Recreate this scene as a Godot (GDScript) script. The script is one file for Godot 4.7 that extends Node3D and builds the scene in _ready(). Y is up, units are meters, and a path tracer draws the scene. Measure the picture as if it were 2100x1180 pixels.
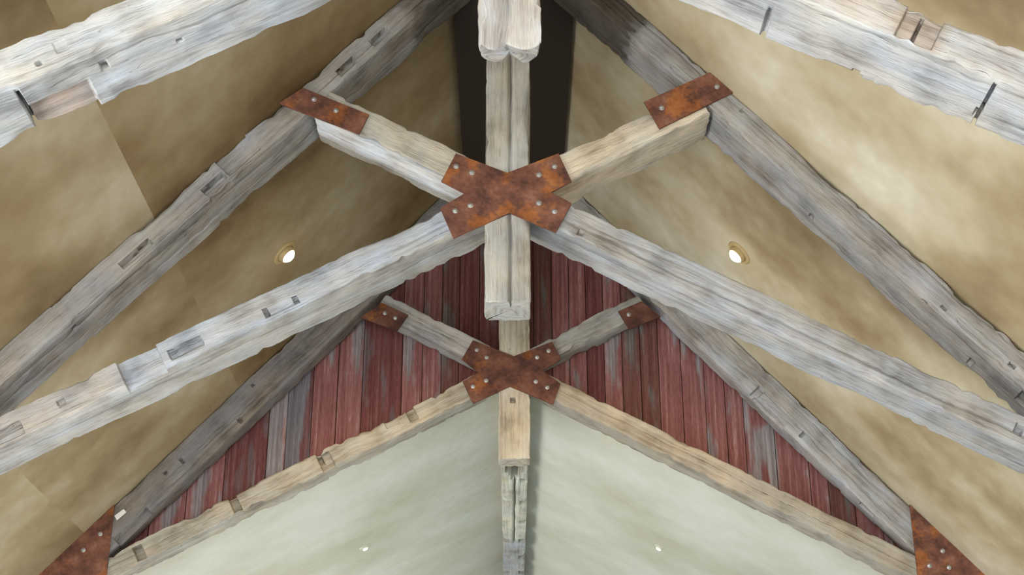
extends Node3D
# Scissor trusses of reclaimed barn timber under a vaulted plaster ceiling, seen from below.
# Lengths in metres. The eye is 1.6 m above the floor; heights of roof members are written from HEEL (3.5 m above the floor).

const EYE := 1.6
const HEEL := 3.5
const ROOF_APEX := 5.372      # underside of the main roof at the ridge, above the eye
const ROOF_PITCH := 1.087
const CHORD_APEX := 3.604     # where the upper edges of the scissor chords cross, above the eye
const CHORD_PITCH := 0.529
const Z_A := -4.1225
const Z_B := -6.6912
const Z_C := -9.2616
const Z_GABLE := -9.475
const Z_FAR := -17.6
const Z_FRONT := 2.4
const HALF := 3.32            # half width between the side walls
const VAULT_APEX := 3.47      # underside of the lower vault at its ridge, above the eye

var noise := FastNoiseLite.new()
var rng := RandomNumberGenerator.new()
var M := {}
var taken := {}

func _ready():
	noise.seed = 7
	noise.noise_type = FastNoiseLite.TYPE_SIMPLEX_SMOOTH
	noise.fractal_type = FastNoiseLite.FRACTAL_NONE
	noise.frequency = 1.0
	rng.seed = 41
	view_and_light()
	materials()
	shell()
	gable_boards()
	truss_a()
	truss_b()
	truss_c()
	ridge_timbers()
	downlights()

# ---------------------------------------------------------------- camera, sky
func view_and_light():
	var cam := Camera3D.new()
	cam.name = "camera"
	cam.fov = rad_to_deg(2.0 * atan(590.0 / 3000.0))
	cam.position = Vector3(0, EYE, 0)
	cam.rotation_degrees = Vector3(23.93, 0, 0)
	cam.near = 0.05
	cam.far = 100.0
	add_child(cam)
	cam.current = true
	var we := WorldEnvironment.new()
	we.name = "daylight"
	var e := Environment.new()
	var sm := ProceduralSkyMaterial.new()
	sm.sky_top_color = Color(0.76, 0.86, 1.0)
	sm.sky_horizon_color = Color(0.90, 0.95, 1.0)
	sm.ground_bottom_color = Color(0.80, 0.81, 0.80)
	sm.ground_horizon_color = Color(0.88, 0.9, 0.9)
	sm.sky_energy_multiplier = 1.0
	sm.ground_energy_multiplier = 1.0
	var sky := Sky.new()
	sky.sky_material = sm
	e.background_mode = Environment.BG_SKY
	e.sky = sky
	e.background_energy_multiplier = 4.0
	e.tonemap_mode = Environment.TONE_MAPPER_LINEAR
	e.tonemap_exposure = 3.9
	e.sdfgi_enabled = true
	e.ssao_enabled = true
	e.ssil_enabled = true
	we.environment = e
	add_child(we)

# ---------------------------------------------------------------- small helpers
func numbered(called: String) -> String:
	var n: int = taken.get(called, 0)
	taken[called] = n + 1
	return called if n == 0 else "%s_%03d" % [called, n]

func thing(called: String, label: String, category: String, at: Vector3, group := "") -> Node3D:
	var o := Node3D.new()
	o.name = numbered(called)
	add_child(o)
	o.position = at
	o.set_meta("label", label)
	o.set_meta("category", category)
	if group != "":
		o.set_meta("group", group)
	return o

func put(parent: Node, called: String, mesh: Mesh, m: Material, at := Vector3.ZERO) -> MeshInstance3D:
	var o := MeshInstance3D.new()
	o.name = called
	o.mesh = mesh
	o.material_override = m
	o.position = at
	parent.add_child(o, true)
	return o

func structure(called: String) -> Node3D:
	var o := Node3D.new()
	o.name = called
	o.set_meta("kind", "structure")
	add_child(o)
	return o

func lin(c: Color) -> Color:
	return c.srgb_to_linear()

func box_into(st: SurfaceTool, lo: Vector3, hi: Vector3):
	var b := BoxMesh.new()
	b.size = hi - lo
	st.append_from(b, 0, Transform3D(Basis(), (lo + hi) * 0.5))

func boxes(list: Array) -> ArrayMesh:
	var st := SurfaceTool.new()
	st.begin(Mesh.PRIMITIVE_TRIANGLES)
	for p in list:
		box_into(st, p[0], p[1])
	return st.commit()

# a prism: polygon in the xy plane (any winding), from z0 back to z1, with optional chamfer on the front edge
func prism(poly: PackedVector2Array, z0: float, z1: float, uv_scale := 1.0, turn_uv := false) -> ArrayMesh:
	if Geometry2D.is_polygon_clockwise(poly):
		poly.reverse()
	var st := SurfaceTool.new()
	st.begin(Mesh.PRIMITIVE_TRIANGLES)
	st.set_smooth_group(-1)
	var tri := Geometry2D.triangulate_polygon(poly)
	for k in range(0, tri.size(), 3):
		var a := poly[tri[k]]
		var b := poly[tri[k + 1]]
		var c := poly[tri[k + 2]]
		if (b - a).cross(c - a) < 0.0:
			var t := b
			b = c
			c = t
		for q in [a, c, b]:
			st.set_uv(_uv(q, uv_scale, turn_uv))
			st.add_vertex(Vector3(q.x, q.y, z0))
		for q in [a, b, c]:
			st.set_uv(_uv(q, uv_scale, turn_uv))
			st.add_vertex(Vector3(q.x, q.y, z1))
	for k in poly.size():
		var a := poly[k]
		var b := poly[(k + 1) % poly.size()]
		var l := (b - a).length()
		var q := [Vector3(a.x, a.y, z0), Vector3(b.x, b.y, z0), Vector3(b.x, b.y, z1), Vector3(a.x, a.y, z1)]
		var w := [Vector2(0, 0), Vector2(l, 0), Vector2(l, z0 - z1), Vector2(0, z0 - z1)]
		for i in [0, 1, 2, 0, 2, 3]:
			st.set_uv(w[i] * uv_scale)
			st.add_vertex(q[i])
	st.generate_normals()
	st.generate_tangents()
	return st.commit()

func _uv(q: Vector2, k: float, turn: bool) -> Vector2:
	return Vector2(q.y, q.x) * k if turn else Vector2(q.x, -q.y) * k

# a slab between the quad a b c d (seen face) and the same quad moved by off; uv in metres from a
func slab(a: Vector3, b: Vector3, c: Vector3, d: Vector3, off: Vector3, v0 := 0.0) -> ArrayMesh:
	var st := SurfaceTool.new()
	st.begin(Mesh.PRIMITIVE_TRIANGLES)
	st.set_smooth_group(-1)
	var u := (b - a).normalized()
	var v := (d - a).normalized()
	var f := [a, b, c, d]
	var g := [a + off, b + off, c + off, d + off]
	var mid := (a + c) * 0.5 + off * 0.5
	var quads := [f, g, [f[0], f[1], g[1], g[0]], [f[1], f[2], g[2], g[1]], [f[2], f[3], g[3], g[2]], [f[3], f[0], g[0], g[3]]]
	for q in quads:
		var n: Vector3 = (q[1] - q[0]).cross(q[2] - q[0])
		var out: Vector3 = (q[0] + q[2]) * 0.5 - mid
		var order := [0, 2, 1, 0, 3, 2] if n.dot(out) > 0.0 else [0, 1, 2, 0, 2, 3]
		for i in order:
			var p: Vector3 = q[i]
			st.set_uv(Vector2((p - a).dot(u), (p - a).dot(v) + v0))
			st.add_vertex(p)
	st.generate_normals()
	st.generate_tangents()
	return st.commit()

func lathe(profile: Array, sides := 16) -> ArrayMesh:
	# profile: Vector2(radius, height along +z)
	var st := SurfaceTool.new()
	st.begin(Mesh.PRIMITIVE_TRIANGLES)
	st.set_smooth_group(-1)
	for k in profile.size() - 1:
		for i in sides:
			var a0 := TAU * i / sides
			var a1 := TAU * (i + 1) / sides
			var p: Vector2 = profile[k]
			var q: Vector2 = profile[k + 1]
			var v := [Vector3(p.x * cos(a0), p.x * sin(a0), p.y), Vector3(p.x * cos(a1), p.x * sin(a1), p.y), Vector3(q.x * cos(a1), q.x * sin(a1), q.y), Vector3(q.x * cos(a0), q.x * sin(a0), q.y)]
			for j in [0, 2, 1, 0, 3, 2]:
				st.add_vertex(v[j])
	st.generate_normals()
	return st.commit()

# ---------------------------------------------------------------- textures and materials
func field(w: int, h: int, seed_: int, freq: float, octaves: int, to := Vector2i.ZERO, gain := 0.5) -> PackedByteArray:
	var n := FastNoiseLite.new()
	n.seed = seed_
	n.noise_type = FastNoiseLite.TYPE_SIMPLEX_SMOOTH
	n.frequency = freq
	n.fractal_type = FastNoiseLite.FRACTAL_FBM
	n.fractal_octaves = octaves
	n.fractal_gain = gain
	var im := n.get_seamless_image(w, h, false, false, 0.1, true)
	if to != Vector2i.ZERO:
		im.resize(to.x, to.y, Image.INTERPOLATE_CUBIC)
	im.convert(Image.FORMAT_L8)
	return im.get_data()

func ramp(stops: Array, t: float) -> Color:
	if t <= stops[0][0]:
		return stops[0][1]
	for k in range(1, stops.size()):
		if t <= stops[k][0]:
			var a: Array = stops[k - 1]
			var b: Array = stops[k]
			return a[1].lerp(b[1], (t - a[0]) / (b[0] - a[0]))
	return stops[-1][1]

func picture(w: int, h: int, data: PackedByteArray, mips := true) -> ImageTexture:
	var im := Image.create_from_data(w, h, false, Image.FORMAT_RGB8, data)
	if mips:
		im.generate_mipmaps()
	return ImageTexture.create_from_image(im)

func relief(w: int, h: int, height: PackedByteArray, strength: float) -> ImageTexture:
	var im := Image.create_from_data(w, h, false, Image.FORMAT_L8, height)
	im.convert(Image.FORMAT_RGBA8)
	im.bump_map_to_normal_map(strength)
	im.generate_mipmaps()
	return ImageTexture.create_from_image(im)

func palette(stops: Array) -> Array:
	var out := []
	for i in 256:
		out.append(ramp(stops, i / 255.0))
	return out

func std(called: String, rough: float) -> StandardMaterial3D:
	var m := StandardMaterial3D.new()
	m.resource_name = called
	m.roughness = rough
	m.metallic_specular = 0.3
	M[called] = m
	return m

func materials():
	# --- weathered timber: grain along u, 2 m x 0.5 m a tile
	var w := 1024
	var h := 512
	var streak := field(48, 512, 11, 0.03, 4, Vector2i(w, h))
	var fibre := field(128, 512, 12, 0.16, 3, Vector2i(w, h))
	var blotch := field(512, 128, 13, 0.012, 4, Vector2i(w, h))
	var tinge := field(256, 128, 15, 0.02, 4, Vector2i(w, h))
	var check := field(40, 512, 14, 0.035, 2, Vector2i(w, h))
	var pale := palette([[0.0, Color(0.56, 0.53, 0.50)], [0.3, Color(0.77, 0.755, 0.74)], [0.55, Color(0.89, 0.885, 0.88)], [1.0, Color(1.0, 1.0, 1.0)]])
	var rgb := PackedByteArray()
	rgb.resize(w * h * 3)
	var hgt := PackedByteArray()
	hgt.resize(w * h)
	for i in w * h:
		var v := streak[i] * 0.28 + fibre[i] * 0.24 + blotch[i] * 0.48
		v = (v - 128.0) * 1.6 + 156.0
		var c: int = absi(check[i] - 128)
		var dark := 0.0
		if c < 4 and blotch[i] > 110:
			dark = 1.0 - c / 4.0
		v -= dark * 70.0
		var iv := clampi(int(v), 0, 255)
		var col: Color = pale[iv]
		var warm := clampf((tinge[i] - 128.0) / 90.0, -1.0, 1.0)
		rgb[i * 3] = clampi(int(col.r * (250.0 + 3.0 * warm)), 0, 255)
		rgb[i * 3 + 1] = clampi(int(col.g * (249.0 - 2.0 * warm)), 0, 255)
		rgb[i * 3 + 2] = clampi(int(col.b * (246.0 - 9.0 * warm)), 0, 255)
		hgt[i] = clampi(int(fibre[i] * 0.45 + streak[i] * 0.3 + blotch[i] * 0.2 + 30.0 - dark * 90.0), 0, 255)
	var wood := std("weathered timber", 0.92)
	wood.albedo_texture = picture(w, h, rgb)
	wood.normal_enabled = true
	wood.normal_texture = relief(w, h, hgt, 5.0)
	wood.normal_scale = 0.9
	wood.vertex_color_use_as_albedo = true
	# --- red barn paint worn off grey boards: grain along u
	var wear := field(96, 256, 21, 0.012, 3, Vector2i(w, h))
	var patch := field(256, 256, 22, 0.014, 4, Vector2i(w, h))
	var bare := palette([[0.0, Color(0.42, 0.40, 0.40)], [0.5, Color(0.56, 0.55, 0.56)], [1.0, Color(0.70, 0.70, 0.71)]])
	var red := palette([[0.0, Color(0.42, 0.265, 0.26)], [0.4, Color(0.53, 0.34, 0.33)], [0.7, Color(0.59, 0.415, 0.40)], [1.0, Color(0.72, 0.58, 0.56)]])
	for k in 2:
		var bias := [-22.0, 56.0][k] as float
		for i in w * h:
			var g := clampi(int((fibre[i] * 0.35 + streak[i] * 0.65 - 128.0) * 1.2 + 128.0), 0, 255)
			var t := clampf((wear[i] * 0.6 + patch[i] * 0.4 + bias - 128.0) / 44.0, 0.0, 0.85)
			var rc: Color = red[clampi(g + int((patch[(i * 7 + 4096) % (w * h)] - 128) * 0.2), 0, 255)]
			var bc: Color = bare[g]
			var col := rc.lerp(bc, t)
			rgb[i * 3] = int(col.r * 255.0)
			rgb[i * 3 + 1] = int(col.g * 255.0)
			rgb[i * 3 + 2] = int(col.b * 255.0)
			hgt[i] = clampi(int(fibre[i] * 0.5 + streak[i] * 0.25 + 60.0 - t * 40.0), 0, 255)
		var b := std(["red board", "grey board"][k], 0.85)
		b.albedo_texture = picture(w, h, rgb)
		b.normal_enabled = true
		b.normal_texture = relief(w, h, hgt, 4.0)
		b.normal_scale = 0.7
		b.vertex_color_use_as_albedo = true
	# --- trowelled faux-painted plaster, 4.5 m a tile
	w = 1024
	h = 1024
	rgb.resize(w * h * 3)
	hgt.resize(w * h)
	var cloud := field(512, 512, 31, 0.006, 4, Vector2i(w, h), 0.5)
	var sweep := field(512, 128, 32, 0.014, 3, Vector2i(w, h))
	var fine := field(1024, 1024, 33, 0.03, 3, Vector2i.ZERO)
	var tan_ := palette([[0.0, Color(0.53, 0.45, 0.33)], [0.3, Color(0.64, 0.565, 0.44)], [0.55, Color(0.72, 0.66, 0.54)], [0.8, Color(0.79, 0.745, 0.65)], [1.0, Color(0.85, 0.82, 0.74)]])
	var cream := palette([[0.0, Color(0.67, 0.645, 0.53)], [0.35, Color(0.78, 0.765, 0.68)], [0.65, Color(0.84, 0.83, 0.765)], [1.0, Color(0.90, 0.89, 0.85)]])
	for k in 2:
		var pal: Array = [tan_, cream][k]
		for y in h:
			for x in w:
				var i := y * w + x
				var j := ((y + x) % h) * w + x      # lean the trowel sweeps
				var v: float = (cloud[i] * 0.60 + sweep[j] * 0.24 + fine[i] * 0.16 - 128.0) * [1.25, 0.8][k] + 134.0
				var col: Color = pal[clampi(int(v), 0, 255)]
				rgb[i * 3] = int(col.r * 255.0)
				rgb[i * 3 + 1] = int(col.g * 255.0)
				rgb[i * 3 + 2] = int(col.b * 255.0)
				if k == 0:
					hgt[i] = clampi(int(sweep[j] * 0.5 + fine[i] * 0.4), 0, 255)
		var p := std(["tan plaster", "cream plaster"][k], 0.9)
		p.albedo_texture = picture(w, h, rgb)
		p.normal_enabled = true
		p.normal_texture = relief(w, h, hgt, 2.5)
		p.normal_scale = 0.5
		p.uv1_scale = Vector3(1.0 / 5.0, 1.0 / 5.0, 1.0)
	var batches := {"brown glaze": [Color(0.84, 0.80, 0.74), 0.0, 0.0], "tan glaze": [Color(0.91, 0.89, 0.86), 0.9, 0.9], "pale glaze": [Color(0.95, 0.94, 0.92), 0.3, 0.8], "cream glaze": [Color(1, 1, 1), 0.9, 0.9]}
	for called in batches:
		var g: StandardMaterial3D = M["tan plaster"].duplicate()
		g.albedo_color = batches[called][0]
		g.uv1_offset = Vector3(batches[called][1], batches[called][2], 0.0)
		M[called] = g
	# --- rusted plate steel, 0.8 m a tile
	w = 512
	h = 512
	rgb.resize(w * h * 3)
	hgt.resize(w * h)
	var scale_ := field(512, 512, 41, 0.008, 5)
	var grit := field(512, 512, 42, 0.05, 3)
	var hue := field(512, 512, 43, 0.006, 3)
	var brown := palette([[0.0, Color(0.34, 0.235, 0.20)], [0.4, Color(0.45, 0.30, 0.25)], [0.7, Color(0.52, 0.35, 0.28)], [1.0, Color(0.58, 0.42, 0.35)]])
	var orange := palette([[0.0, Color(0.46, 0.28, 0.17)], [0.5, Color(0.60, 0.37, 0.21)], [1.0, Color(0.68, 0.44, 0.26)]])
	for k in 2:
		var bias := [168.0, 205.0][k] as float
		for i in w * h:
			var v := clampi(int((scale_[i] * 0.75 + grit[i] * 0.25 - 128.0) * 1.5 + 128.0), 0, 255)
			var t := clampf((hue[i] + grit[i] * 0.25 - bias) / 50.0, 0.0, 0.9)
			var a: Color = brown[v]
			var col := a.lerp(orange[v], t)
			rgb[i * 3] = int(col.r * 255.0)
			rgb[i * 3 + 1] = int(col.g * 255.0)
			rgb[i * 3 + 2] = int(col.b * 255.0)
			hgt[i] = clampi(int(grit[i] * 0.6 + scale_[i] * 0.3), 0, 255)
		var r := std(["rust", "dark rust"][k], 0.8)
		r.albedo_texture = picture(w, h, rgb)
		r.albedo_color = [Color(1, 1, 1), Color(0.86, 0.86, 0.88)][k]
		r.normal_enabled = true
		r.normal_texture = relief(w, h, hgt, 3.0)
		r.normal_scale = 0.7
		r.metallic = 0.15
		r.uv1_scale = Vector3(1.25, 1.25, 1.0)
		r.uv1_offset = Vector3(0.37 * k, 0.21 * k, 0.0)
	var s := std("zinc", 0.38)
	s.albedo_color = Color(0.70, 0.69, 0.68)
	s.metallic = 0.7
	s = std("wall paint", 0.9)
	s.albedo_color = Color(0.72, 0.72, 0.70)
	s = std("brown bounce paint", 0.7)
	s.albedo_color = Color(0.46, 0.37, 0.27)  # unseen right wall, made brown to dim and warm bounce onto the left slope
	s = std("floor boards", 0.55)
	s.albedo_color = Color(0.40, 0.385, 0.37)
	s = std("dark_slab", 1.0)
	s.albedo_color = Color(0.22, 0.25, 0.15)  # for the added slab outside, dark to hold back bounce light
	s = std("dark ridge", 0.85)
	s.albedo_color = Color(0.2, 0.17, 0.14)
	s = std("frame paint", 0.6)
	s.albedo_color = Color(0.3, 0.25, 0.2)
	s = std("trim paint", 0.6)
	s.albedo_color = Color(0.72, 0.62, 0.44)
	s = std("cream trim", 0.6)
	s.albedo_color = Color(0.80, 0.79, 0.72)
	s = std("mark_white", 0.9)
	s.albedo_color = Color(0.93, 0.91, 0.88)
	s = std("lamp glow", 0.4)
	s.albedo_color = Color(1.0, 0.96, 0.86)
	s.emission_enabled = true
	s.emission = Color(1.0, 0.93, 0.8)
	s.emission_energy_multiplier = 3.0
	s = std("dim lamp", 0.4)
	s.albedo_color = Color(0.95, 0.92, 0.84)
	s.emission_enabled = true
	s.emission = Color(1.0, 0.93, 0.8)
	s.emission_energy_multiplier = 0.25

# ---------------------------------------------------------------- timber
# A hewn beam. p0: start of its upper front arris in the truss plane; u: its run; n: from upper to lower arris (both in the xy plane).
# Faces: 0 front, 1 lower (soffit), 2 back, 3 upper. Cuts: [face, s0, s1, x0, x1, depth]; checks: [face, x, s0, s1, width, depth, wander].
# stains: [face or -1, s0, s1, x0, x1, colour, strength, ragged edge]
var wide_of := [0.0, 0.0, 0.0, 0.0]

func timber(parent: Node, called: String, p0: Vector2, u: Vector2, n: Vector2, run: float, h: float, t: float, o: Dictionary) -> MeshInstance3D:
	var z0: float = o.get("z", 0.0)
	var key: float = o.get("key", 0.0)
	var cuts: Array = o.get("cuts", [])
	var checks: Array = o.get("checks", [])
	var stains_and_tones: Array = o.get("stains_and_tones", [])
	var wane: float = o.get("wane", 1.0)
	var rough: float = o.get("rough", 0.004)
	var ca := lin(o.get("a", Color(0.7, 0.69, 0.67)))
	var cb := lin(o.get("b", Color(0.66, 0.62, 0.55)))
	var end_slope: float = o.get("end_slope", 0.0)
	var end_lobe: float = o.get("end_lobe", 0.0)
	# rings along the run
	var ss := []
	var step: float = o.get("step", 0.022)
	var k := 0.0
	while k < run:
		ss.append(k)
		k += step
	ss.append(run)
	ss.append(run - 0.006)
	ss.append(0.006)
	for c in cuts:
		for e in [c[1], c[2]]:
			for d in [-0.007, -0.0012, 0.0012, 0.007]:
				ss.append(e + d)
	ss = _lines(ss, 0.0, run, 0.0016)
	# lines across each face
	var wide := [h, t, h, t]
	wide_of = wide
	var across := []
	var tag := []
	for f in 4:
		var xs := [0.0, 0.004, 0.010, 0.020, wide[f] - 0.020, wide[f] - 0.010, wide[f] - 0.004, wide[f]]
		if f < 2 or called == "king_post":
			var q := 0.032
			while q < wide[f] - 0.028:
				xs.append(q)
				q += 0.024
		for c in cuts:
			if c[0] == f:
				for e in [c[3], c[4]]:
					for d in [-0.007, -0.0012, 0.0012, 0.007]:
						if e + d > 0.0 and e + d < wide[f]:
							xs.append(e + d)
		for c in checks:
			if c[0] == f:
				var keep := []
				for x in xs:
					if absf(x - c[1]) > absf(c[6]) + c[4] + 0.004 or x == 0.0 or x == wide[f]:
						keep.append(x)
				xs = keep
		xs = _lines(xs, 0.0, wide[f], 0.0014)
		var tg := []
		for x in xs:
			tg.append([-1, 0])
		for ci in checks.size():
			var c: Array = checks[ci]
			if c[0] == f:
				for d in [-1, 0, 1]:
					var x: float = c[1] + d * c[4]
					var at := 0
					while at < xs.size() and xs[at] < x:
						at += 1
					xs.insert(at, x)
					tg.insert(at, [ci, d])
		across.append(PackedFloat32Array(xs))
		tag.append(tg)
	var ns := ss.size()
	var pos := [PackedVector3Array(), PackedVector3Array(), PackedVector3Array(), PackedVector3Array()]
	var uvs := [PackedVector2Array(), PackedVector2Array(), PackedVector2Array(), PackedVector2Array()]
	var cols := [PackedColorArray(), PackedColorArray(), PackedColorArray(), PackedColorArray()]
	var u3 := Vector3(u.x, u.y, 0)
	var n3 := Vector3(n.x, n.y, 0)
	var b3 := Vector3(0, 0, -1)
	var start := Vector3(p0.x, p0.y, z0)
	var uoff := fposmod(key * 0.377, 1.0)
	var voff := fposmod(key * 0.613, 1.0)
	var base_v := [0.0, h, h + t, 2.0 * h + t]
	for si in ns:
		var s: float = ss[si]
		# depth of each face at its two edges
		var ed := []
		for f in 4:
			ed.append([_depth(f, s, 0.0, cuts, key, rough), _depth(f, s, wide[f], cuts, key, rough)])
		var atf: float = ed[3][0]
		var btf: float = ed[0][0]
		var abf: float = h - ed[1][0]
		var bbf: float = ed[0][1]
		var abb: float = h - ed[1][1]
		var bbb: float = t - ed[2][1]
		var atb: float = ed[3][1]
		var btb: float = t - ed[2][0]
		var r := []
		for ci in 4:
			var q := noise.get_noise_2d(s * 2.1 + key * 9.7, ci * 17.3 + 3.0)
			var q2 := noise.get_noise_2d(s * 9.0 + key * 5.1, ci * 11.9 + 40.0)
			r.append(clampf(0.006 + 0.007 * wane * (q + 0.5) + 0.004 * wane * q2 + maxf(0.0, q - 0.38) * 0.09 * wane, 0.003, 0.045))
		var inset := 0.0
		if si == 0 or si == ns - 1:
			inset = 0.005
		for f in 4:
			var xs: PackedFloat32Array = across[f]
			var lo := 0.0
			var hi := 0.0
			var r0 := 0.0
			var r1 := 0.0
			match f:
				0:
					lo = atf; hi = abf; r0 = r[0]; r1 = r[1]
				1:
					lo = bbf; hi = bbb; r0 = r[1]; r1 = r[2]
				2:
					lo = atb; hi = abb; r0 = r[3]; r1 = r[2]
				3:
					lo = btf; hi = btb; r0 = r[0]; r1 = r[3]
			for xi in xs.size():
				var x := xs[xi]
				var d := _depth(f, s, x, cuts, key, rough)
				var tg: Array = tag[f][xi]
				var xx := x
				if tg[0] >= 0:
					var c: Array = checks[tg[0]]
					xx += c[6] * (noise.get_noise_2d(s * 1.7, key * 3.0 + tg[0] * 21.0) + 0.4 * noise.get_noise_2d(s * 7.0, key * 3.0 + tg[0] * 31.0))
					if tg[1] == 0:
						var tp: float = clampf((s - c[2]) / 0.12, 0.0, 1.0) * clampf((c[3] - s) / 0.12, 0.0, 1.0)
						d += c[5] * tp * (0.75 + 0.5 * noise.get_noise_2d(s * 5.0, 77.0 + key))
				xx = clampf(xx, lo, hi)
				var t0 := xx - lo
				var t1 := hi - xx
				if t0 < r0:
					var th := (1.0 - t0 / r0) * PI * 0.25
					xx = lo + r0 - r0 * sin(th)
					d += r0 * (1.0 - cos(th))
				elif t1 < r1:
					var th := (1.0 - t1 / r1) * PI * 0.25
					xx = hi - r1 + r1 * sin(th)
					d += r1 * (1.0 - cos(th))
				d += inset
				var a := 0.0
				var b := 0.0
				match f:
					0:
						a = xx; b = d
					1:
						a = h - d; b = xx
					2:
						a = xx; b = t - d
					3:
						a = d; b = xx
				var sx := s
				if s > run - 0.3:
					sx += smoothstep(run - 0.3, run, s) * (end_slope * b + end_lobe * (absf(sin(PI * clampf(a / h, 0.0, 1.0) * 2.0)) - 0.5) + 0.006 * noise.get_noise_2d(a * 20.0 + key, b * 20.0))
				elif si <= 1:
					sx += 0.006 * noise.get_noise_2d(a * 20.0 + key, b * 20.0 + 9.0)
				pos[f].append(start + u3 * sx + n3 * a + b3 * b)
				var around: float = base_v[f] + (x if f < 2 else wide[f] - x)
				uvs[f].append(Vector2(s / 2.0 + uoff, around / 0.5 + voff))
				var q := 0.5 + 0.9 * noise.get_noise_3d(s * 1.1 + key * 3.0, around * 5.0, key) + 0.35 * noise.get_noise_3d(s * 4.0, around * 14.0, key + 50.0)
				var col := ca.lerp(cb, clampf(q, 0.0, 1.0))
				for p in stains_and_tones:
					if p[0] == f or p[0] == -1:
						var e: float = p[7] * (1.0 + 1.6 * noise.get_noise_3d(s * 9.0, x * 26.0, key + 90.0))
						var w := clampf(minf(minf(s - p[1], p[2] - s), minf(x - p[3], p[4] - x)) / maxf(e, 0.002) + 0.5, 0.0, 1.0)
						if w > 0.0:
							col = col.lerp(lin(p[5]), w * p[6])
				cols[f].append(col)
	# join
	var vp := PackedVector3Array()
	var vn := PackedVector3Array()
	var vu := PackedVector2Array()
	var vc := PackedColorArray()
	var idx := PackedInt32Array()
	var outs := [-b3, n3, b3, -n3]
	for f in 4:
		var nx: int = across[f].size()
		var off := vp.size()
		var P: PackedVector3Array = pos[f]
		var N := PackedVector3Array()
		N.resize(P.size())
		var o3: Vector3 = outs[f]
		var flip := u3.cross([n3, b3, n3, b3][f]).dot(o3) > 0.0
		for si in ns - 1:
			for xi in nx - 1:
				var i0 := si * nx + xi
				var i1 := i0 + 1
				var i2 := i0 + nx + 1
				var i3 := i0 + nx
				var fn := (P[i2] - P[i0]).cross(P[i3] - P[i1])
				if fn.dot(o3) < 0.0 and absf(fn.normalized().dot(o3)) > 0.2:
					fn = -fn
				elif not flip:
					fn = fn
				if flip:
					idx.append_array([off + i0, off + i1, off + i2, off + i0, off + i2, off + i3])
					fn = (P[i3] - P[i1]).cross(P[i0] - P[i2])
				else:
					idx.append_array([off + i0, off + i2, off + i1, off + i0, off + i3, off + i2])
					fn = (P[i0] - P[i2]).cross(P[i3] - P[i1])
				N[i0] += fn
				N[i1] += fn
				N[i2] += fn
				N[i3] += fn
		var sign_ := 1.0
		var test := Vector3.ZERO
		for v in N:
			test += v
		if test.dot(o3) < 0.0:
			sign_ = -1.0
		for v in N:
			vn.append((v * sign_).normalized() if v.length_squared() > 1e-16 else o3)
		vp.append_array(P)
		vu.append_array(uvs[f])
		vc.append_array(cols[f])
	# end caps
	for e in 2:
		var si: int = 0 if e == 0 else ns - 1
		var ring := PackedVector3Array()
		for f in [0, 1, 2, 3]:
			var nx: int = across[f].size()
			for j in nx:
				var xi: int = j if f < 2 else nx - 1 - j
				ring.append(pos[f][si * nx + xi])
		var mid := Vector3.ZERO
		for v in ring:
			mid += v
		mid /= ring.size()
		var nn := u3 * (-1.0 if e == 0 else 1.0)
		var off := vp.size()
		vp.append(mid)
		vn.append(nn)
		vu.append(Vector2(0.5, 0.5))
		vc.append(ca.lerp(cb, 0.5))
		for v in ring:
			vp.append(v)
			vn.append(nn)
			vu.append(Vector2((v - mid).dot(n3) * 0.7 + uoff, (v - mid).z * 2.0 + voff))
			vc.append(ca.lerp(cb, 0.4))
		var turn := (ring[1] - mid).cross(ring[ring.size() / 3] - mid).dot(nn) > 0.0
		for j in ring.size():
			var j2 := (j + 1) % ring.size()
			if turn:
				idx.append_array([off, off + 1 + j2, off + 1 + j])
			else:
				idx.append_array([off, off + 1 + j, off + 1 + j2])
	var arr := []
	arr.resize(Mesh.ARRAY_MAX)
	arr[Mesh.ARRAY_VERTEX] = vp
	arr[Mesh.ARRAY_NORMAL] = vn
	arr[Mesh.ARRAY_TEX_UV] = vu
	arr[Mesh.ARRAY_COLOR] = vc
	arr[Mesh.ARRAY_INDEX] = idx
	var st := SurfaceTool.new()
	st.create_from_arrays(arr)
	st.generate_tangents()
	return put(parent, called, st.commit(), M["weathered timber"])

func _lines(list: Array, lo: float, hi: float, gap: float) -> Array:
	list.sort()
	var out := [lo]
	for x in list:
		if x > out[-1] + gap and x < hi - gap:
			out.append(x)
	out.append(hi)
	return out

func _depth(f: int, s: float, x: float, cuts: Array, key: float, rough: float) -> float:
	var d := rough * (noise.get_noise_3d(s * 1.6 + key * 4.0, x * 7.0, f * 13.0 + key) + 0.35 * noise.get_noise_3d(s * 8.0, x * 22.0 + key * 2.0, f * 5.0 + 30.0) + 0.3 * noise.get_noise_3d(s * 19.0, x * 30.0 + key * 2.0, f * 5.0 + 60.0)) + rough * 0.6
	var edge := minf(x, wide_of[f] - x)
	if (f == 3 or f == 1) and edge < 0.05:
		d += (1.0 - edge / 0.05) * rough * 2.6 * smoothstep(0.2, 0.3, noise.get_noise_2d(s * 3.2 + key * 3.3, f * 9.0)) * maxf(0.0, noise.get_noise_2d(s * 11.0 + key, f * 4.0) + 0.4)
	for c in cuts:
		if c[0] == f and s > c[1] and s < c[2] and x >= c[3] - 0.0001 and x <= c[4] + 0.0001:
			d += c[5]
	return d

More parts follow.
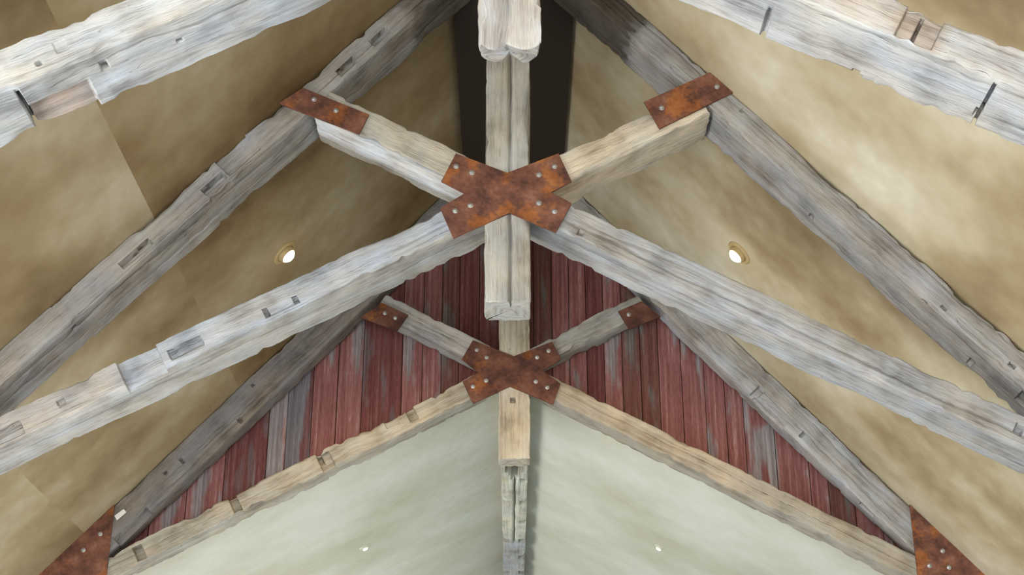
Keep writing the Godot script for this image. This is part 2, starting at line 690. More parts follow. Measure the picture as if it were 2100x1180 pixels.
# members of a truss; heights from HEEL
func rafter(parent: Node, side: float, h: float, t: float, o: Dictionary):
	var l := sqrt(1.0 + ROOF_PITCH * ROOF_PITCH)
	var p0 := Vector2(side * 3.35, EYE - HEEL + ROOF_APEX - ROOF_PITCH * 3.35)
	timber(parent, "rafter", p0, Vector2(-side, ROOF_PITCH) / l, Vector2(-side * ROOF_PITCH, -1.0) / l, o.get("run", (3.35 - 0.13) * l), h, t, o)

func chord(parent: Node, side: float, h: float, t: float, o: Dictionary):
	var l := sqrt(1.0 + CHORD_PITCH * CHORD_PITCH)
	var p0 := Vector2(side * 3.25, EYE - HEEL + CHORD_APEX - CHORD_PITCH * 3.25)
	timber(parent, "scissor_chord", p0, Vector2(-side, CHORD_PITCH) / l, Vector2(-side * CHORD_PITCH, -1.0) / l, o.get("run", 4.80), h, t, o)

func king(parent: Node, left: float, right: float, bottom: float, t: float, o: Dictionary):
	var top := ROOF_APEX - 0.12
	timber(parent, "king_post", Vector2(left, EYE - HEEL + top), Vector2(0, -1), Vector2(1, 0), top - bottom, right - left, t, o)

func plate(parent: Node, called: String, points: Array, m: String, z: float, bolts: Array):
	var poly := PackedVector2Array()
	for p in points:
		poly.append(Vector2(p[0], p[1] + EYE - HEEL))
	var o := put(parent, called, prism(poly, z, z - 0.012), M[m])
	for b in bolts:
		put(o, "bolt", bolt_mesh, M["zinc"], Vector3(b[0], b[1] + EYE - HEEL, z))
	return o

var bolt_mesh: ArrayMesh

func truss(label: String, z: float) -> Node3D:
	if bolt_mesh == null:
		bolt_mesh = lathe([Vector2(0.015, -0.001), Vector2(0.015, 0.003), Vector2(0.011, 0.004), Vector2(0.011, 0.010), Vector2(0.007, 0.013), Vector2(0.0, 0.014)], 12)
	return thing("roof_truss", label, "truss", Vector3(0, HEEL, z), "scissor trusses carrying the vaulted roof")

const CROSS_PLATE := [[-0.292, 3.726], [-0.365, 3.562], [-0.244, 3.491], [-0.367, 3.407], [-0.297, 3.235], [-0.012, 3.379], [0.223, 3.268], [0.305, 3.435], [0.201, 3.497], [0.307, 3.562], [0.242, 3.726], [-0.025, 3.611]]
const CROSS_BOLTS := [[-0.289, 3.648], [-0.207, 3.611], [0.139, 3.599], [0.22, 3.648], [-0.29, 3.39], [-0.213, 3.421], [0.138, 3.435], [0.217, 3.387]]
const HEEL_PLATE := [[2.58, 2.56], [2.58, 1.90], [3.3, 1.55], [3.3, 1.80]]

func heel_plates(t: Node3D, m: String, z: float, left: Array, right: Array):
	var a := []
	for p in HEEL_PLATE:
		a.append([-p[0], p[1]])
	plate(t, "gusset_plate", a, m, z, left)
	plate(t, "gusset_plate", HEEL_PLATE.duplicate(), m, z, right)

func truss_a():
	var t := truss("nearest scissor truss with bleached almost white timbers, cut off by the top of the picture", Z_A)
	var pale := Color(0.851, 0.851, 0.854)
	var warm := Color(0.827, 0.814, 0.799)
	for s in [-1.0, 1.0]:
		rafter(t, s, 0.16, 0.28, {"a": pale, "b": warm, "key": 3.1 + s, "z": 0.002})
	chord(t, -1.0, 0.165, 0.30, {"a": Color(0.80, 0.80, 0.795), "b": Color(0.76, 0.765, 0.775), "key": 1.3, "rough": 0.007, "wane": 1.3,
		"cuts": [[1, 1.745, 1.965, 0.135, 0.30, 0.028], [1, 1.735, 1.748, 0.05, 0.30, 0.05], [0, 1.833, 1.850, 0.104, 0.120, 0.03], [0, 1.91, 1.95, 0.085, 0.105, 0.012], [1, 2.02, 2.045, 0.085, 0.12, 0.02], [1, 2.29, 2.31, 0.12, 0.14, 0.014]],
		"checks": [[0, 0.06, 0.3, 4.0, 0.004, 0.012, 0.02], [1, 0.07, 1.8, 2.9, 0.005, 0.014, 0.02], [1, 0.21, 0.3, 1.75, 0.006, 0.02, 0.01]],
		"stains_and_tones": [[1, 1.75, 1.965, 0.13, 0.31, Color(0.777, 0.715, 0.682), 0.9, 0.01], [1, 1.96, 3.4, 0.02, 0.31, Color(0.802, 0.821, 0.854), 0.6, 0.05]]})
	chord(t, 1.0, 0.165, 0.30, {"a": Color(0.783, 0.777, 0.776), "b": Color(0.761, 0.761, 0.776), "key": 2.7, "rough": 0.007, "wane": 1.3, "z": -0.003,
		"cuts": [[0, 2.02, 2.15, -0.001, 0.15, 0.022], [0, 2.085, 2.095, 0.03, 0.14, 0.05], [1, 1.778, 1.79, 0.03, 0.30, 0.03], [1, 1.775, 1.80, 0.185, 0.21, 0.05], [1, 2.21, 2.235, 0.262, 0.29, 0.04], [1, 2.565, 2.585, 0.15, 0.30, 0.02], [1, 2.2, 2.34, 0.28, 0.301, 0.02]],
		"checks": [[1, 0.155, 2.57, 3.3, 0.005, 0.03, 0.008], [1, 0.20, 0.9, 1.79, 0.005, 0.03, 0.012], [0, 0.05, 0.9, 2.0, 0.004, 0.012, 0.012], [1, 0.05, 1.0, 2.6, 0.004, 0.012, 0.02]],
		"stains_and_tones": [[0, 2.0, 2.18, 0.0, 0.17, Color(0.704, 0.658, 0.621), 0.85, 0.02], [0, 2.18, 2.5, 0.0, 0.17, Color(0.761, 0.732, 0.724), 0.7, 0.05]]})
	king(t, -0.114, 0.098, 2.705, 0.17, {"a": Color(0.744, 0.722, 0.708), "b": Color(0.733, 0.727, 0.730), "key": 4.4, "z": 0.008, "rough": 0.007, "wane": 1.5, "end_slope": -0.35, "end_lobe": 0.035,
		"checks": [[0, 0.098, 0.3, 2.9, 0.006, 0.03, 0.012]]})
	plate(t, "gusset_plate", CROSS_PLATE.duplicate(), "rust", 0.018, CROSS_BOLTS)
	plate(t, "gusset_plate", [[-1.232, 4.029], [-1.111, 4.125], [-0.754, 3.961], [-0.801, 3.843]], "rust", 0.016, [[-1.048, 4.053], [-0.928, 3.984]])
	plate(t, "gusset_plate", [[0.698, 4.038], [1.057, 4.22], [1.188, 4.104], [0.774, 3.875]], "rust", 0.016, [[1.09, 4.13], [0.79, 4.0]])
	heel_plates(t, "rust", 0.016, [[-2.65, 2.37], [-2.75, 2.26]], [[2.76, 2.26], [2.66, 2.16]])

func truss_b():
	var t := truss("middle scissor truss with rusty cross plate and long hanging king post in mid picture", Z_B)
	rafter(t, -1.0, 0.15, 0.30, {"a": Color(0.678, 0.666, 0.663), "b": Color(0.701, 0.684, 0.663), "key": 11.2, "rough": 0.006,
		"cuts": [[0, 1.935, 2.13, 0.075, 0.118, 0.05], [0, 2.50, 2.645, 0.07, 0.115, 0.05], [0, 2.66, 2.875, -0.001, 0.12, 0.026], [0, 3.475, 3.60, 0.070, 0.115, 0.045], [0, 3.73, 3.855, 0.068, 0.112, 0.05], [1, 2.29, 2.305, 0.12, 0.135, 0.02], [1, 1.55, 1.575, 0.05, 0.08, 0.02]],
		"checks": [[0, 0.134, 0.2, 2.9, 0.004, 0.014, 0.004], [0, 0.092, 3.1, 4.2, 0.005, 0.026, 0.003], [1, 0.08, 0.4, 3.0, 0.005, 0.016, 0.02], [1, 0.19, 1.0, 4.4, 0.005, 0.014, 0.02]],
		"stains_and_tones": [[0, 3.2, 3.9, 0.0, 0.16, Color(0.725, 0.718, 0.710), 0.5, 0.05], [-1, 4.0, 5.2, -0.5, 0.8, Color(0.40, 0.37, 0.33), 0.85, 0.16]]})  # last entry: much darker towards the upper end
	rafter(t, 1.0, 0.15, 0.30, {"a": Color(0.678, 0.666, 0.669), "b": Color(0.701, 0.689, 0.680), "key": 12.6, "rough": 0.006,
		"cuts": [[1, 2.46, 2.485, 0.15, 0.185, 0.04], [1, 1.36, 1.39, 0.16, 0.20, 0.04], [0, 1.20, 1.235, 0.10, 0.125, 0.03], [1, 1.72, 1.75, 0.03, 0.05, 0.02], [0, 1.63, 1.66, 0.11, 0.13, 0.02], [0, 3.1, 3.12, 0.02, 0.04, 0.02], [1, 1.0, 1.1, 0.1, 0.18, 0.02]],
		"checks": [[0, 0.03, 0.3, 4.2, 0.003, 0.01, 0.008], [1, 0.11, 0.6, 3.6, 0.004, 0.012, 0.03], [1, 0.22, 1.4, 4.4, 0.004, 0.012, 0.02]],
		"stains_and_tones": [[-1, 3.84, 5.2, -0.5, 0.8, Color(0.33, 0.30, 0.26), 0.92, 0.09]]})  # much darker towards the upper end, ragged edge
	# lower left to upper right
	chord(t, -1.0, 0.165, 0.30, {"a": Color(0.77, 0.79, 0.83), "b": Color(0.765, 0.77, 0.785), "key": 13.5, "rough": 0.006, "run": 4.78,
		"cuts": [[0, 1.725, 1.90, 0.070, 0.122, 0.05], [0, 1.478, 1.685, -0.001, 0.166, 0.035], [0, 2.235, 2.40, 0.100, 0.128, 0.022], [0, 2.225, 2.25, 0.09, 0.13, 0.06], [0, 2.385, 2.41, 0.09, 0.125, 0.06], [0, 0.78, 0.96, 0.075, 0.14, 0.07], [0, 1.15, 1.19, 0.06, 0.085, 0.02]],
		"checks": [[0, 0.085, 2.75, 3.5, 0.005, 0.022, 0.008], [1, 0.13, 0.4, 3.3, 0.004, 0.012, 0.02], [0, 0.12, 3.7, 4.7, 0.004, 0.014, 0.01]],
		"stains_and_tones": [[0, 0.2, 1.48, -0.01, 0.18, Color(0.771, 0.742, 0.716), 0.9, 0.03], [1, 0.0, 3.6, -0.01, 0.31, Color(0.742, 0.725, 0.698), 0.75, 0.05], [-1, 3.5, 4.8, -0.01, 0.31, Color(0.95, 0.90, 0.82), 0.95, 0.06]]})
	# lower right to upper left
	chord(t, 1.0, 0.165, 0.30, {"a": Color(0.736, 0.736, 0.751), "b": Color(0.725, 0.718, 0.716), "key": 14.9, "rough": 0.006, "z": -0.003, "run": 4.78,
		"cuts": [[0, 0.86, 0.90, 0.06, 0.10, 0.05], [0, 3.20, 3.23, 0.12, 0.14, 0.03]],
		"checks": [[0, 0.105, 0.3, 3.4, 0.006, 0.024, 0.010], [0, 0.055, 2.2, 3.3, 0.003, 0.01, 0.012], [1, 0.09, 2.4, 3.4, 0.006, 0.02, 0.02], [1, 0.19, 0.4, 2.4, 0.003, 0.008, 0.02]],
		"stains_and_tones": [[1, 3.86, 4.86, 0.02, 0.215, Color(0.98, 0.985, 1.0), 1.0, 0.014], [0, 3.6, 4.8, -0.01, 0.18, Color(0.86, 0.83, 0.77), 0.9, 0.05], [1, 3.6, 4.9, 0.215, 0.31, Color(0.730, 0.707, 0.669), 0.9, 0.02]]})  # first entry: near-white area on the soffit of the upper arm
	king(t, -0.140, 0.096, 2.89, 0.25, {"a": Color(0.760, 0.754, 0.733), "b": Color(0.736, 0.718, 0.693), "key": 16.2, "z": 0.008, "rough": 0.005,
		"checks": [[0, 0.132, 0.1, 2.55, 0.007, 0.06, 0.004]],
		"stains_and_tones": [[0, 0.3, 1.7, -0.01, 0.25, Color(0.83, 0.82, 0.79), 0.8, 0.1]]})
	plate(t, "gusset_plate", CROSS_PLATE.duplicate(), "rust", 0.018, CROSS_BOLTS)
	plate(t, "gusset_plate", [[-1.232, 4.029], [-1.111, 4.125], [-0.754, 3.961], [-0.801, 3.843]], "rust", 0.016, [[-1.048, 4.053], [-0.928, 3.984]])
	plate(t, "gusset_plate", [[0.698, 4.038], [1.057, 4.22], [1.188, 4.104], [0.774, 3.875]], "rust", 0.016, [[1.09, 4.13], [0.79, 4.0]])
	heel_plates(t, "rust", 0.016, [[-2.65, 2.37], [-2.75, 2.26]], [[2.76, 2.26], [2.66, 2.16]])

func truss_c():
	var t := truss("farthest scissor truss standing against the red boarded gable, small rusty cross plate", Z_C)
	rafter(t, -1.0, 0.215, 0.17, {"a": Color(0.589, 0.574, 0.576), "b": Color(0.600, 0.574, 0.549), "key": 21.3, "rough": 0.005,
		"cuts": [[0, 1.62, 1.64, 0.08, 0.10, 0.03], [0, 1.49, 1.51, 0.07, 0.09, 0.03], [0, 2.07, 2.095, 0.16, 0.18, 0.03], [0, 2.30, 2.32, 0.05, 0.07, 0.03], [0, 0.98, 1.26, 0.165, 0.216, 0.06]],
		"checks": [[0, 0.12, 1.2, 4.2, 0.004, 0.012, 0.02], [0, 0.17, 1.3, 3.0, 0.004, 0.012, 0.01]]})
	rafter(t, 1.0, 0.215, 0.17, {"a": Color(0.754, 0.754, 0.770), "b": Color(0.735, 0.723, 0.720), "key": 22.1, "rough": 0.005,
		"cuts": [[0, 2.31, 2.36, 0.12, 0.216, 0.03], [0, 1.92, 1.94, 0.15, 0.18, 0.03], [1, 1.24, 1.36, 0.02, 0.07, 0.05], [1, 2.05, 2.33, -0.001, 0.05, 0.02]],
		"checks": [[0, 0.06, 0.8, 3.6, 0.003, 0.01, 0.02], [0, 0.15, 1.0, 2.6, 0.003, 0.01, 0.02]]})
	chord(t, -1.0, 0.155, 0.19, {"a": Color(0.782, 0.758, 0.702), "b": Color(0.734, 0.698, 0.643), "key": 23.7, "rough": 0.009, "wane": 1.6, "run": 4.66,
		"cuts": [[0, 1.575, 1.63, -0.001, 0.13, 0.06], [0, 2.20, 2.29, 0.03, 0.156, 0.025], [0, 2.205, 2.235, -0.001, 0.09, 0.04], [0, 2.86, 2.92, -0.001, 0.09, 0.045], [0, 2.70, 2.80, -0.001, 0.07, 0.015], [0, 0.90, 0.96, 0.03, 0.13, 0.06]],
		"checks": [[0, 0.075, 0.6, 2.2, 0.005, 0.02, 0.014], [0, 0.105, 2.2, 3.4, 0.006, 0.02, 0.014], [1, 0.06, 0.8, 3.2, 0.005, 0.016, 0.02]],
		"stains_and_tones": [[-1, 3.5, 4.8, -0.01, 0.31, Color(0.734, 0.728, 0.719), 0.95, 0.05]]})
	chord(t, 1.0, 0.155, 0.19, {"a": Color(0.758, 0.716, 0.655), "b": Color(0.722, 0.687, 0.636), "key": 24.4, "rough": 0.005, "z": -0.003, "run": 4.66,
		"checks": [[0, 0.075, 0.6, 3.4, 0.003, 0.009, 0.012], [0, 0.085, 3.75, 4.6, 0.004, 0.016, 0.012]],
		"stains_and_tones": [[-1, 3.5, 4.8, -0.01, 0.31, Color(0.769, 0.764, 0.762), 0.95, 0.05]]})
	king(t, -0.092, 0.122, 2.875, 0.17, {"a": Color(0.817, 0.785, 0.720), "b": Color(0.798, 0.760, 0.695), "key": 25.8, "z": 0.008, "rough": 0.003,
		"cuts": [[0, ROOF_APEX - 0.12 - 3.281 - 0.016, ROOF_APEX - 0.12 - 3.281 + 0.016, 0.082, 0.114, 0.05]]})
	plate(t, "gusset_plate", [[-0.266, 3.71], [-0.34, 3.571], [-0.227, 3.476], [-0.332, 3.41], [-0.261, 3.254], [-0.013, 3.375], [0.274, 3.247], [0.325, 3.396], [0.208, 3.49], [0.334, 3.571], [0.272, 3.699], [0.013, 3.593]], "dark rust", 0.018,
		[[-0.239, 3.639], [-0.172, 3.585], [0.17, 3.585], [0.248, 3.632], [-0.262, 3.375], [-0.174, 3.417], [0.236, 3.368], [0.16, 3.41]])
	plate(t, "gusset_plate", [[-1.037, 3.879], [-0.90, 3.99], [-0.713, 3.897], [-0.786, 3.775]], "dark rust", 0.016, [[-0.872, 3.91], [-0.80, 3.875]])
	plate(t, "gusset_plate", [[0.728, 3.925], [0.892, 4.0], [1.02, 3.885], [0.80, 3.79]], "dark rust", 0.016, [[0.80, 3.90]])
	heel_plates(t, "rust", 0.016, [[-2.649, 2.367], [-2.746, 2.262]], [[2.758, 2.256], [2.663, 2.161], [2.786, 2.149]])
	var mark_ := put(t, "white_mark", prism(PackedVector2Array([Vector2(-2.575, 2.49 + EYE - HEEL), Vector2(-2.555, 2.46 + EYE - HEEL), Vector2(-2.50, 2.515 + EYE - HEEL), Vector2(-2.52, 2.535 + EYE - HEEL)]), 0.004, 0.001), M["mark_white"])  # small white patch set on the rafter face
	mark_.set_meta("label", "small white patch on the rafter")

# ---------------------------------------------------------------- shell
func wall_with_openings(x0: float, x1: float, z_from: float, z_to: float, top: float, holes: Array) -> ArrayMesh:
	# a wall along z; holes: [z near, z far, sill, head], near to far
	var list := []
	var z := z_from
	for q in holes:
		list.append([Vector3(x0, 0, q[0]), Vector3(x1, top, z)])
		list.append([Vector3(x0, 0, q[1]), Vector3(x1, q[2], q[0])])
		list.append([Vector3(x0, q[3], q[1]), Vector3(x1, top, q[0])])
		z = q[1]
	list.append([Vector3(x0, 0, z_to), Vector3(x1, top, z)])
	return boxes(list)

func shell():
	var top := EYE + ROOF_APEX - ROOF_PITCH * HALF + 0.02
	var vtop := EYE + VAULT_APEX - CHORD_PITCH * HALF + 0.02
	# main roof slopes: courses of plaster panels, each course finished in its own batch of glaze
	var l := sqrt(1.0 + ROOF_PITCH * ROOF_PITCH)
	var rows := [0.0, 1.357, 2.714, 4.07, (HALF + 0.25) * l]
	for s in [-1.0, 1.0]:
		var c := structure("ceiling" if s < 0.0 else "ceiling_001")
		var n := Vector3(s * ROOF_PITCH, 1.0, 0).normalized() * 0.15
		for k in 4:
			var xa: float = s * rows[k] / l
			var xb: float = s * rows[k + 1] / l
			var ya := EYE + ROOF_APEX - ROOF_PITCH * absf(xa)
			var yb := EYE + ROOF_APEX - ROOF_PITCH * absf(xb)
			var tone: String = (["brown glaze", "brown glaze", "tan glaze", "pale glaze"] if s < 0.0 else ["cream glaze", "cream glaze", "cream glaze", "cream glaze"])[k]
			put(c, "plaster_panel", slab(Vector3(xa, ya, Z_FRONT), Vector3(xa, ya, Z_GABLE - 0.05), Vector3(xb, yb, Z_GABLE - 0.05), Vector3(xb, yb, Z_FRONT), n, rows[k]), M[tone])
	# lower vault beyond the gable
	for s in [-1.0, 1.0]:
		var c := structure("ceiling_002" if s < 0.0 else "ceiling_003")
		var e := HALF + 0.25
		var y0 := EYE + VAULT_APEX
		var y1 := EYE + VAULT_APEX - CHORD_PITCH * e
		var n := Vector3(s * CHORD_PITCH, 1.0, 0).normalized() * 0.15
		put(c, "plaster_slope", slab(Vector3(0, y0, Z_GABLE), Vector3(0, y0, Z_FAR), Vector3(s * e, y1, Z_FAR), Vector3(s * e, y1, Z_GABLE), n), M["cream plaster"])
	var left_holes := [[0.8, -1.8, 0.3, 3.0], [-2.2, -5.5, 0.3, 3.0], [-6.0, -7.8, 0.6, 2.8], [-10.8, -12.4, 0.6, 2.7], [-14.2, -15.8, 0.6, 2.7]]
	var right_holes := [[-3.6, -4.6, 1.0, 2.2], [-5.8, -9.2, 0.3, 3.0], [-10.0, -13.0, 0.5, 2.9], [-13.6, -16.8, 0.5, 2.9]]
	var wl := structure("wall_left")
	put(wl, "plaster", wall_with_openings(-HALF - 0.25, -HALF, Z_FRONT, Z_GABLE, top, left_holes.slice(0, 3)), M["wall paint"])
	put(wl, "plaster", wall_with_openings(-HALF - 0.25, -HALF, Z_GABLE, Z_FAR, vtop, left_holes.slice(3)), M["wall paint"])
	var wr := structure("wall_right")
	put(wr, "plaster", wall_with_openings(HALF, HALF + 0.25, Z_FRONT, Z_GABLE, top, right_holes.slice(0, 2)), M["brown bounce paint"])
	put(wr, "plaster", wall_with_openings(HALF, HALF + 0.25, Z_GABLE, Z_FAR, vtop, right_holes.slice(2)), M["wall paint"])
	var k := 1
	for q in left_holes:
		window(k, -HALF - 0.12, q)
		k += 1
	for q in right_holes:
		window(k, HALF + 0.12, q)
		k += 1
	# end walls
	var wf := structure("wall_front")
	var fy := EYE + ROOF_APEX
	var ow := 2.3
	var oh := 4.9
	put(wf, "plaster", boxes([[Vector3(-HALF - 0.25, 0, Z_FRONT), Vector3(-ow, fy, Z_FRONT + 0.2)], [Vector3(ow, 0, Z_FRONT), Vector3(HALF + 0.25, fy, Z_FRONT + 0.2)], [Vector3(-ow, oh, Z_FRONT), Vector3(ow, fy, Z_FRONT + 0.2)], [Vector3(-ow, 0, Z_FRONT), Vector3(ow, 0.3, Z_FRONT + 0.2)]]), M["wall paint"])
	var wb := structure("wall_far")
	put(wb, "plaster", boxes([[Vector3(-HALF - 0.25, 0, Z_FAR - 0.2), Vector3(HALF + 0.25, EYE + VAULT_APEX + 0.1, Z_FAR)]]), M["wall paint"])
	# unseen dark slab added outside the right-hand windows to cut upward bounce light
	var g := structure("bounce_blocker")
	put(g, "dark_slab", boxes([[Vector3(HALF + 0.3, -0.5, -6.0), Vector3(HALF + 6.0, -0.3, Z_FRONT + 6.0)], [Vector3(HALF + 0.3, -0.5, -9.6), Vector3(HALF + 4.6, -0.3, -6.0)], [Vector3(HALF + 0.3, -0.5, Z_FAR - 6.0), Vector3(HALF + 6.0, -0.3, -9.6)]]), M["dark_slab"])
	var fl := structure("floor")
	put(fl, "floor_boards", boxes([[Vector3(-HALF - 0.25, -0.2, Z_FAR - 0.2), Vector3(HALF + 0.25, 0, Z_FRONT + 0.2)]]), M["floor boards"])

func window(k: int, x: float, q: Array):
	var w := structure("window_%d" % k)
	var a: float = q[0]
	var b: float = q[1]
	var y0: float = q[2]
	var y1: float = q[3]
	var list := [[Vector3(x - 0.03, y0, b), Vector3(x + 0.03, y0 + 0.06, a)], [Vector3(x - 0.03, y1 - 0.06, b), Vector3(x + 0.03, y1, a)], [Vector3(x - 0.03, y0 + 0.06, a - 0.06), Vector3(x + 0.03, y1 - 0.06, a)], [Vector3(x - 0.03, y0 + 0.06, b), Vector3(x + 0.03, y1 - 0.06, b + 0.06)], [Vector3(x - 0.025, y0 + 0.06, (a + b) * 0.5 - 0.025), Vector3(x + 0.025, y1 - 0.06, (a + b) * 0.5 + 0.025)]]
	put(w, "window_frame", boxes(list), M["frame paint"])

# ---------------------------------------------------------------- red boards of the gable
func gable_boards():
	var g := structure("wall_back")
	var low := CHORD_APEX - 0.10
	var back := PackedVector2Array()
	for p in [[-3.2, low - CHORD_PITCH * 3.2], [0.0, low], [3.2, low - CHORD_PITCH * 3.2], [3.2, ROOF_APEX - ROOF_PITCH * 3.2 + 0.05], [0.0, ROOF_APEX + 0.05], [-3.2, ROOF_APEX - ROOF_PITCH * 3.2 + 0.05]]:
		back.append(Vector2(p[0], p[1] + EYE))
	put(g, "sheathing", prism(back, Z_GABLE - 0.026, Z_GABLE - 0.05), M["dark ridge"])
	# x of the joints from left to right with the look of each board: 0 red, 1 dark red, 2 grey, 3 faded red, 4 brown
	var xs := [-2.95, -2.66, -2.40, -2.17, -1.93, -1.655, -1.533, -1.366, -1.20, -1.03, -0.76, -0.62, -0.49, -0.37, -0.23, 0.0, 0.15, 0.28, 0.40, 0.52, 0.64, 0.765, 0.89, 1.015, 1.17, 1.325, 1.46, 1.58, 1.78, 1.995, 2.115, 2.28, 2.45, 2.70, 2.95]
	var looks := [0, 1, 0, 0, 1, 2, 5, 0, 0, 1, 3, 0, 4, 1, 1, 1, 4, 0, 0, 1, 0, 4, 4, 0, 0, 0, 3, 2, 0, 3, 4, 0, 0, 1]
	var tint := [Color(1, 1, 1), Color(0.80, 0.74, 0.74), Color(1.0, 1.02, 1.06), Color(1.16, 1.2, 1.2), Color(0.80, 0.80, 0.76), Color(0.82, 0.84, 0.86)]
	rng.seed = 5
	for k in xs.size() - 1:
		var x0: float = xs[k] + 0.002
		var x1: float = xs[k + 1] - 0.002
		var z: float = Z_GABLE + rng.randf_range(-0.006, 0.004)
		var poly := PackedVector2Array()
		poly.append(Vector2(x0, EYE + low - CHORD_PITCH * absf(x0)))
		poly.append(Vector2(x1, EYE + low - CHORD_PITCH * absf(x1)))
		poly.append(Vector2(x1, EYE + ROOF_APEX - ROOF_PITCH * absf(x1)))
		poly.append(Vector2(x0, EYE + ROOF_APEX - ROOF_PITCH * absf(x0)))
		var m := board_mesh(poly, z, z - 0.02, lin(tint[looks[k]]), rng.randf(), rng.randf())
		put(g, "board", m, M["grey board"] if looks[k] == 2 or looks[k] == 5 else M["red board"])

func board_mesh(p: PackedVector2Array, z0: float, z1: float, c: Color, uo: float, vo: float) -> ArrayMesh:
	# a plank with its front edges eased by 3 mm
	var st := SurfaceTool.new()
	st.begin(Mesh.PRIMITIVE_TRIANGLES)
	st.set_smooth_group(-1)
	st.set_color(c)
	var e := 0.003
	var q := PackedVector2Array([p[0] + Vector2(e, 0), p[1] - Vector2(e, 0), p[2] - Vector2(e, 0), p[3] + Vector2(e, 0)])
	var faces := [
		[Vector3(q[0].x, q[0].y, z0), Vector3(q[3].x, q[3].y, z0), Vector3(q[2].x, q[2].y, z0), Vector3(q[1].x, q[1].y, z0)],
		[Vector3(p[0].x, p[0].y, z0 - e), Vector3(p[3].x, p[3].y, z0 - e), Vector3(q[3].x, q[3].y, z0), Vector3(q[0].x, q[0].y, z0)],
		[Vector3(q[1].x, q[1].y, z0), Vector3(q[2].x, q[2].y, z0), Vector3(p[2].x, p[2].y, z0 - e), Vector3(p[1].x, p[1].y, z0 - e)],
		[Vector3(p[0].x, p[0].y, z1), Vector3(p[3].x, p[3].y, z1), Vector3(p[3].x, p[3].y, z0 - e), Vector3(p[0].x, p[0].y, z0 - e)],
		[Vector3(p[1].x, p[1].y, z0 - e), Vector3(p[2].x, p[2].y, z0 - e), Vector3(p[2].x, p[2].y, z1), Vector3(p[1].x, p[1].y, z1)],
		[Vector3(p[1].x, p[1].y, z1), Vector3(p[2].x, p[2].y, z1), Vector3(p[3].x, p[3].y, z1), Vector3(p[0].x, p[0].y, z1)],
		[Vector3(p[0].x, p[0].y, z1), Vector3(p[0].x, p[0].y, z0 - e), Vector3(p[1].x, p[1].y, z0 - e), Vector3(p[1].x, p[1].y, z1)],
	]
	for f in faces:
		for i in [0, 1, 2, 0, 2, 3]:
			var v: Vector3 = f[i]
			st.set_uv(Vector2(v.y / 2.0 + uo, v.x / 0.5 + vo))
			st.add_vertex(v)
	st.generate_normals()
	st.generate_tangents()
	return st.commit()

# ---------------------------------------------------------------- ridge timbers along the room
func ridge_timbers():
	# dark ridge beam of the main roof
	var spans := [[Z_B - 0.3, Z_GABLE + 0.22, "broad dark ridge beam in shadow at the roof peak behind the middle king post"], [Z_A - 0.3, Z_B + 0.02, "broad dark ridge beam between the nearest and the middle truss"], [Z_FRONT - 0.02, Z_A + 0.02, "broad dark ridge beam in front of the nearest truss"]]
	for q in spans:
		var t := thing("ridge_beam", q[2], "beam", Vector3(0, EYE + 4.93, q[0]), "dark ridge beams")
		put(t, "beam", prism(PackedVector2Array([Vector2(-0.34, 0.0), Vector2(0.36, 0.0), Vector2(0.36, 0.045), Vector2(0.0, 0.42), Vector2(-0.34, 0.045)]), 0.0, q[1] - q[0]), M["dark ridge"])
	# notched ridge timber of the lower vault
	var v := thing("notched_ridge_beam", "pale notched timber along the ridge of the lower vault, below the farthest king post", "beam", Vector3(0, EYE + 3.26, Z_GABLE - 0.02))
	var cuts := []
	for k in 12:
		var s := 1.59 - 0.62 + k * 0.63
		cuts.append([1, s - 0.055, s + 0.055, -0.001, 0.06, 0.10])
		cuts.append([1, s - 0.055, s + 0.055, 0.15, 0.211, 0.10])
	cuts.append([1, 1.20, 1.36, 0.035, 0.175, 0.19])
	cuts.append([1, 1.36, 1.45, 0.060, 0.150, 0.19])
	cuts.append([1, 1.45, 1.55, 0.080, 0.130, 0.19])
	var o := {"a": Color(0.93, 0.92, 0.86), "b": Color(0.88, 0.87, 0.82), "key": 31.4, "rough": 0.003, "cuts": cuts, "checks": [[1, 0.105, 0.5, 3.6, 0.010, 0.08, 0.006]], "step": 0.06,
		"stains_and_tones": [[-1, 3.5, 9.0, -0.01, 0.4, Color(0.74, 0.74, 0.76), 0.9, 0.2]]}
	lengthwise(v, "beam", 0.02, 0.21, 0.24, 7.9, o)

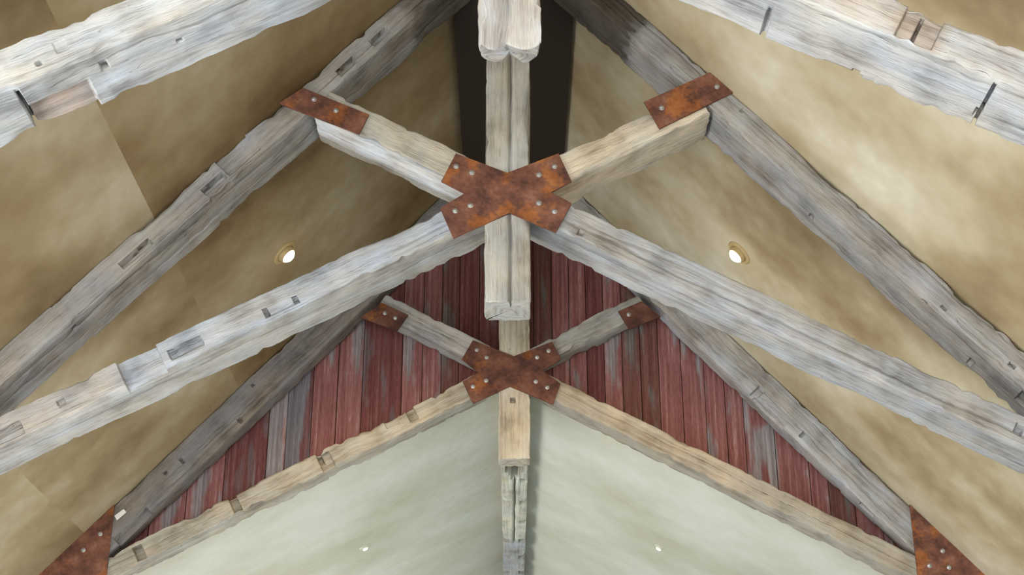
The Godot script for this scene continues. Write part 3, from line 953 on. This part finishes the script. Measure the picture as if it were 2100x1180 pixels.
# a timber running away from the camera along -z: soffit faces down
func lengthwise(parent: Node3D, called: String, xmid: float, width: float, height: float, run: float, o: Dictionary):
	# built along +x with its faces turned, then rotated so that the run points to -z
	var pivot := timber(parent, called, Vector2(0, height), Vector2(1, 0), Vector2(0, -1), run, height, width, o)
	pivot.rotation_degrees = Vector3(0, 90, 0)
	pivot.position = Vector3(xmid + width * 0.5, 0, 0)

# ---------------------------------------------------------------- recessed lights
func downlights():
	for s in [-1.0, 1.0]:
		var side := "left" if s < 0.0 else "right"
		downlight("small glowing recessed light in the %s plaster slope beyond the middle truss" % side, "recessed lights in the plaster slopes", s, 1.40, ROOF_APEX, ROOF_PITCH, -8.148, 1.0, "lamp glow", 0.5, "trim paint")
		downlight("tiny pale recessed light in the %s side of the lower vault" % side, "recessed lights in the lower vault", s, 1.18, VAULT_APEX, CHORD_PITCH, -11.53, 0.5, "dim lamp", 0.06, "cream trim")

func downlight(label: String, group: String, s: float, x: float, apex: float, pitch: float, z: float, size: float, glow: String, energy: float, rim: String):
	var l := thing("downlight", label, "ceiling light", Vector3(x * s, EYE + apex - pitch * x, z), group)
	var out := Vector3(-s * pitch, -1.0, 0).normalized()           # into the room
	var turn := Basis.looking_at(-out, Vector3(0, 0, 1)).scaled_local(Vector3.ONE * size)   # its +z points into the room
	put(l, "trim_ring", lathe([Vector2(0.088, -0.004), Vector2(0.088, 0.004), Vector2(0.080, 0.010), Vector2(0.064, 0.010), Vector2(0.058, 0.004)], 32), M[rim]).basis = turn
	put(l, "eyeball", lathe([Vector2(0.060, 0.0), Vector2(0.058, 0.016), Vector2(0.052, 0.030), Vector2(0.048, 0.036), Vector2(0.046, 0.030)], 32), M[rim]).basis = turn
	put(l, "lamp_lens", lathe([Vector2(0.0465, 0.030), Vector2(0.042, 0.044), Vector2(0.027, 0.056), Vector2(0.0, 0.060)], 32), M[glow]).basis = turn
	var sp := SpotLight3D.new()
	sp.name = "downlight_beam"
	sp.light_color = Color(1.0, 0.86, 0.66)
	sp.light_energy = energy
	sp.light_size = 0.04 * size
	sp.spot_range = 12.0
	sp.spot_angle = 75.0
	sp.spot_attenuation = 2.0
	sp.shadow_enabled = true
	l.add_child(sp)
	sp.position = out * 0.072 * size
	sp.basis = Basis.looking_at(out.lerp(Vector3.DOWN, 0.5).normalized(), Vector3(0, 0, 1))
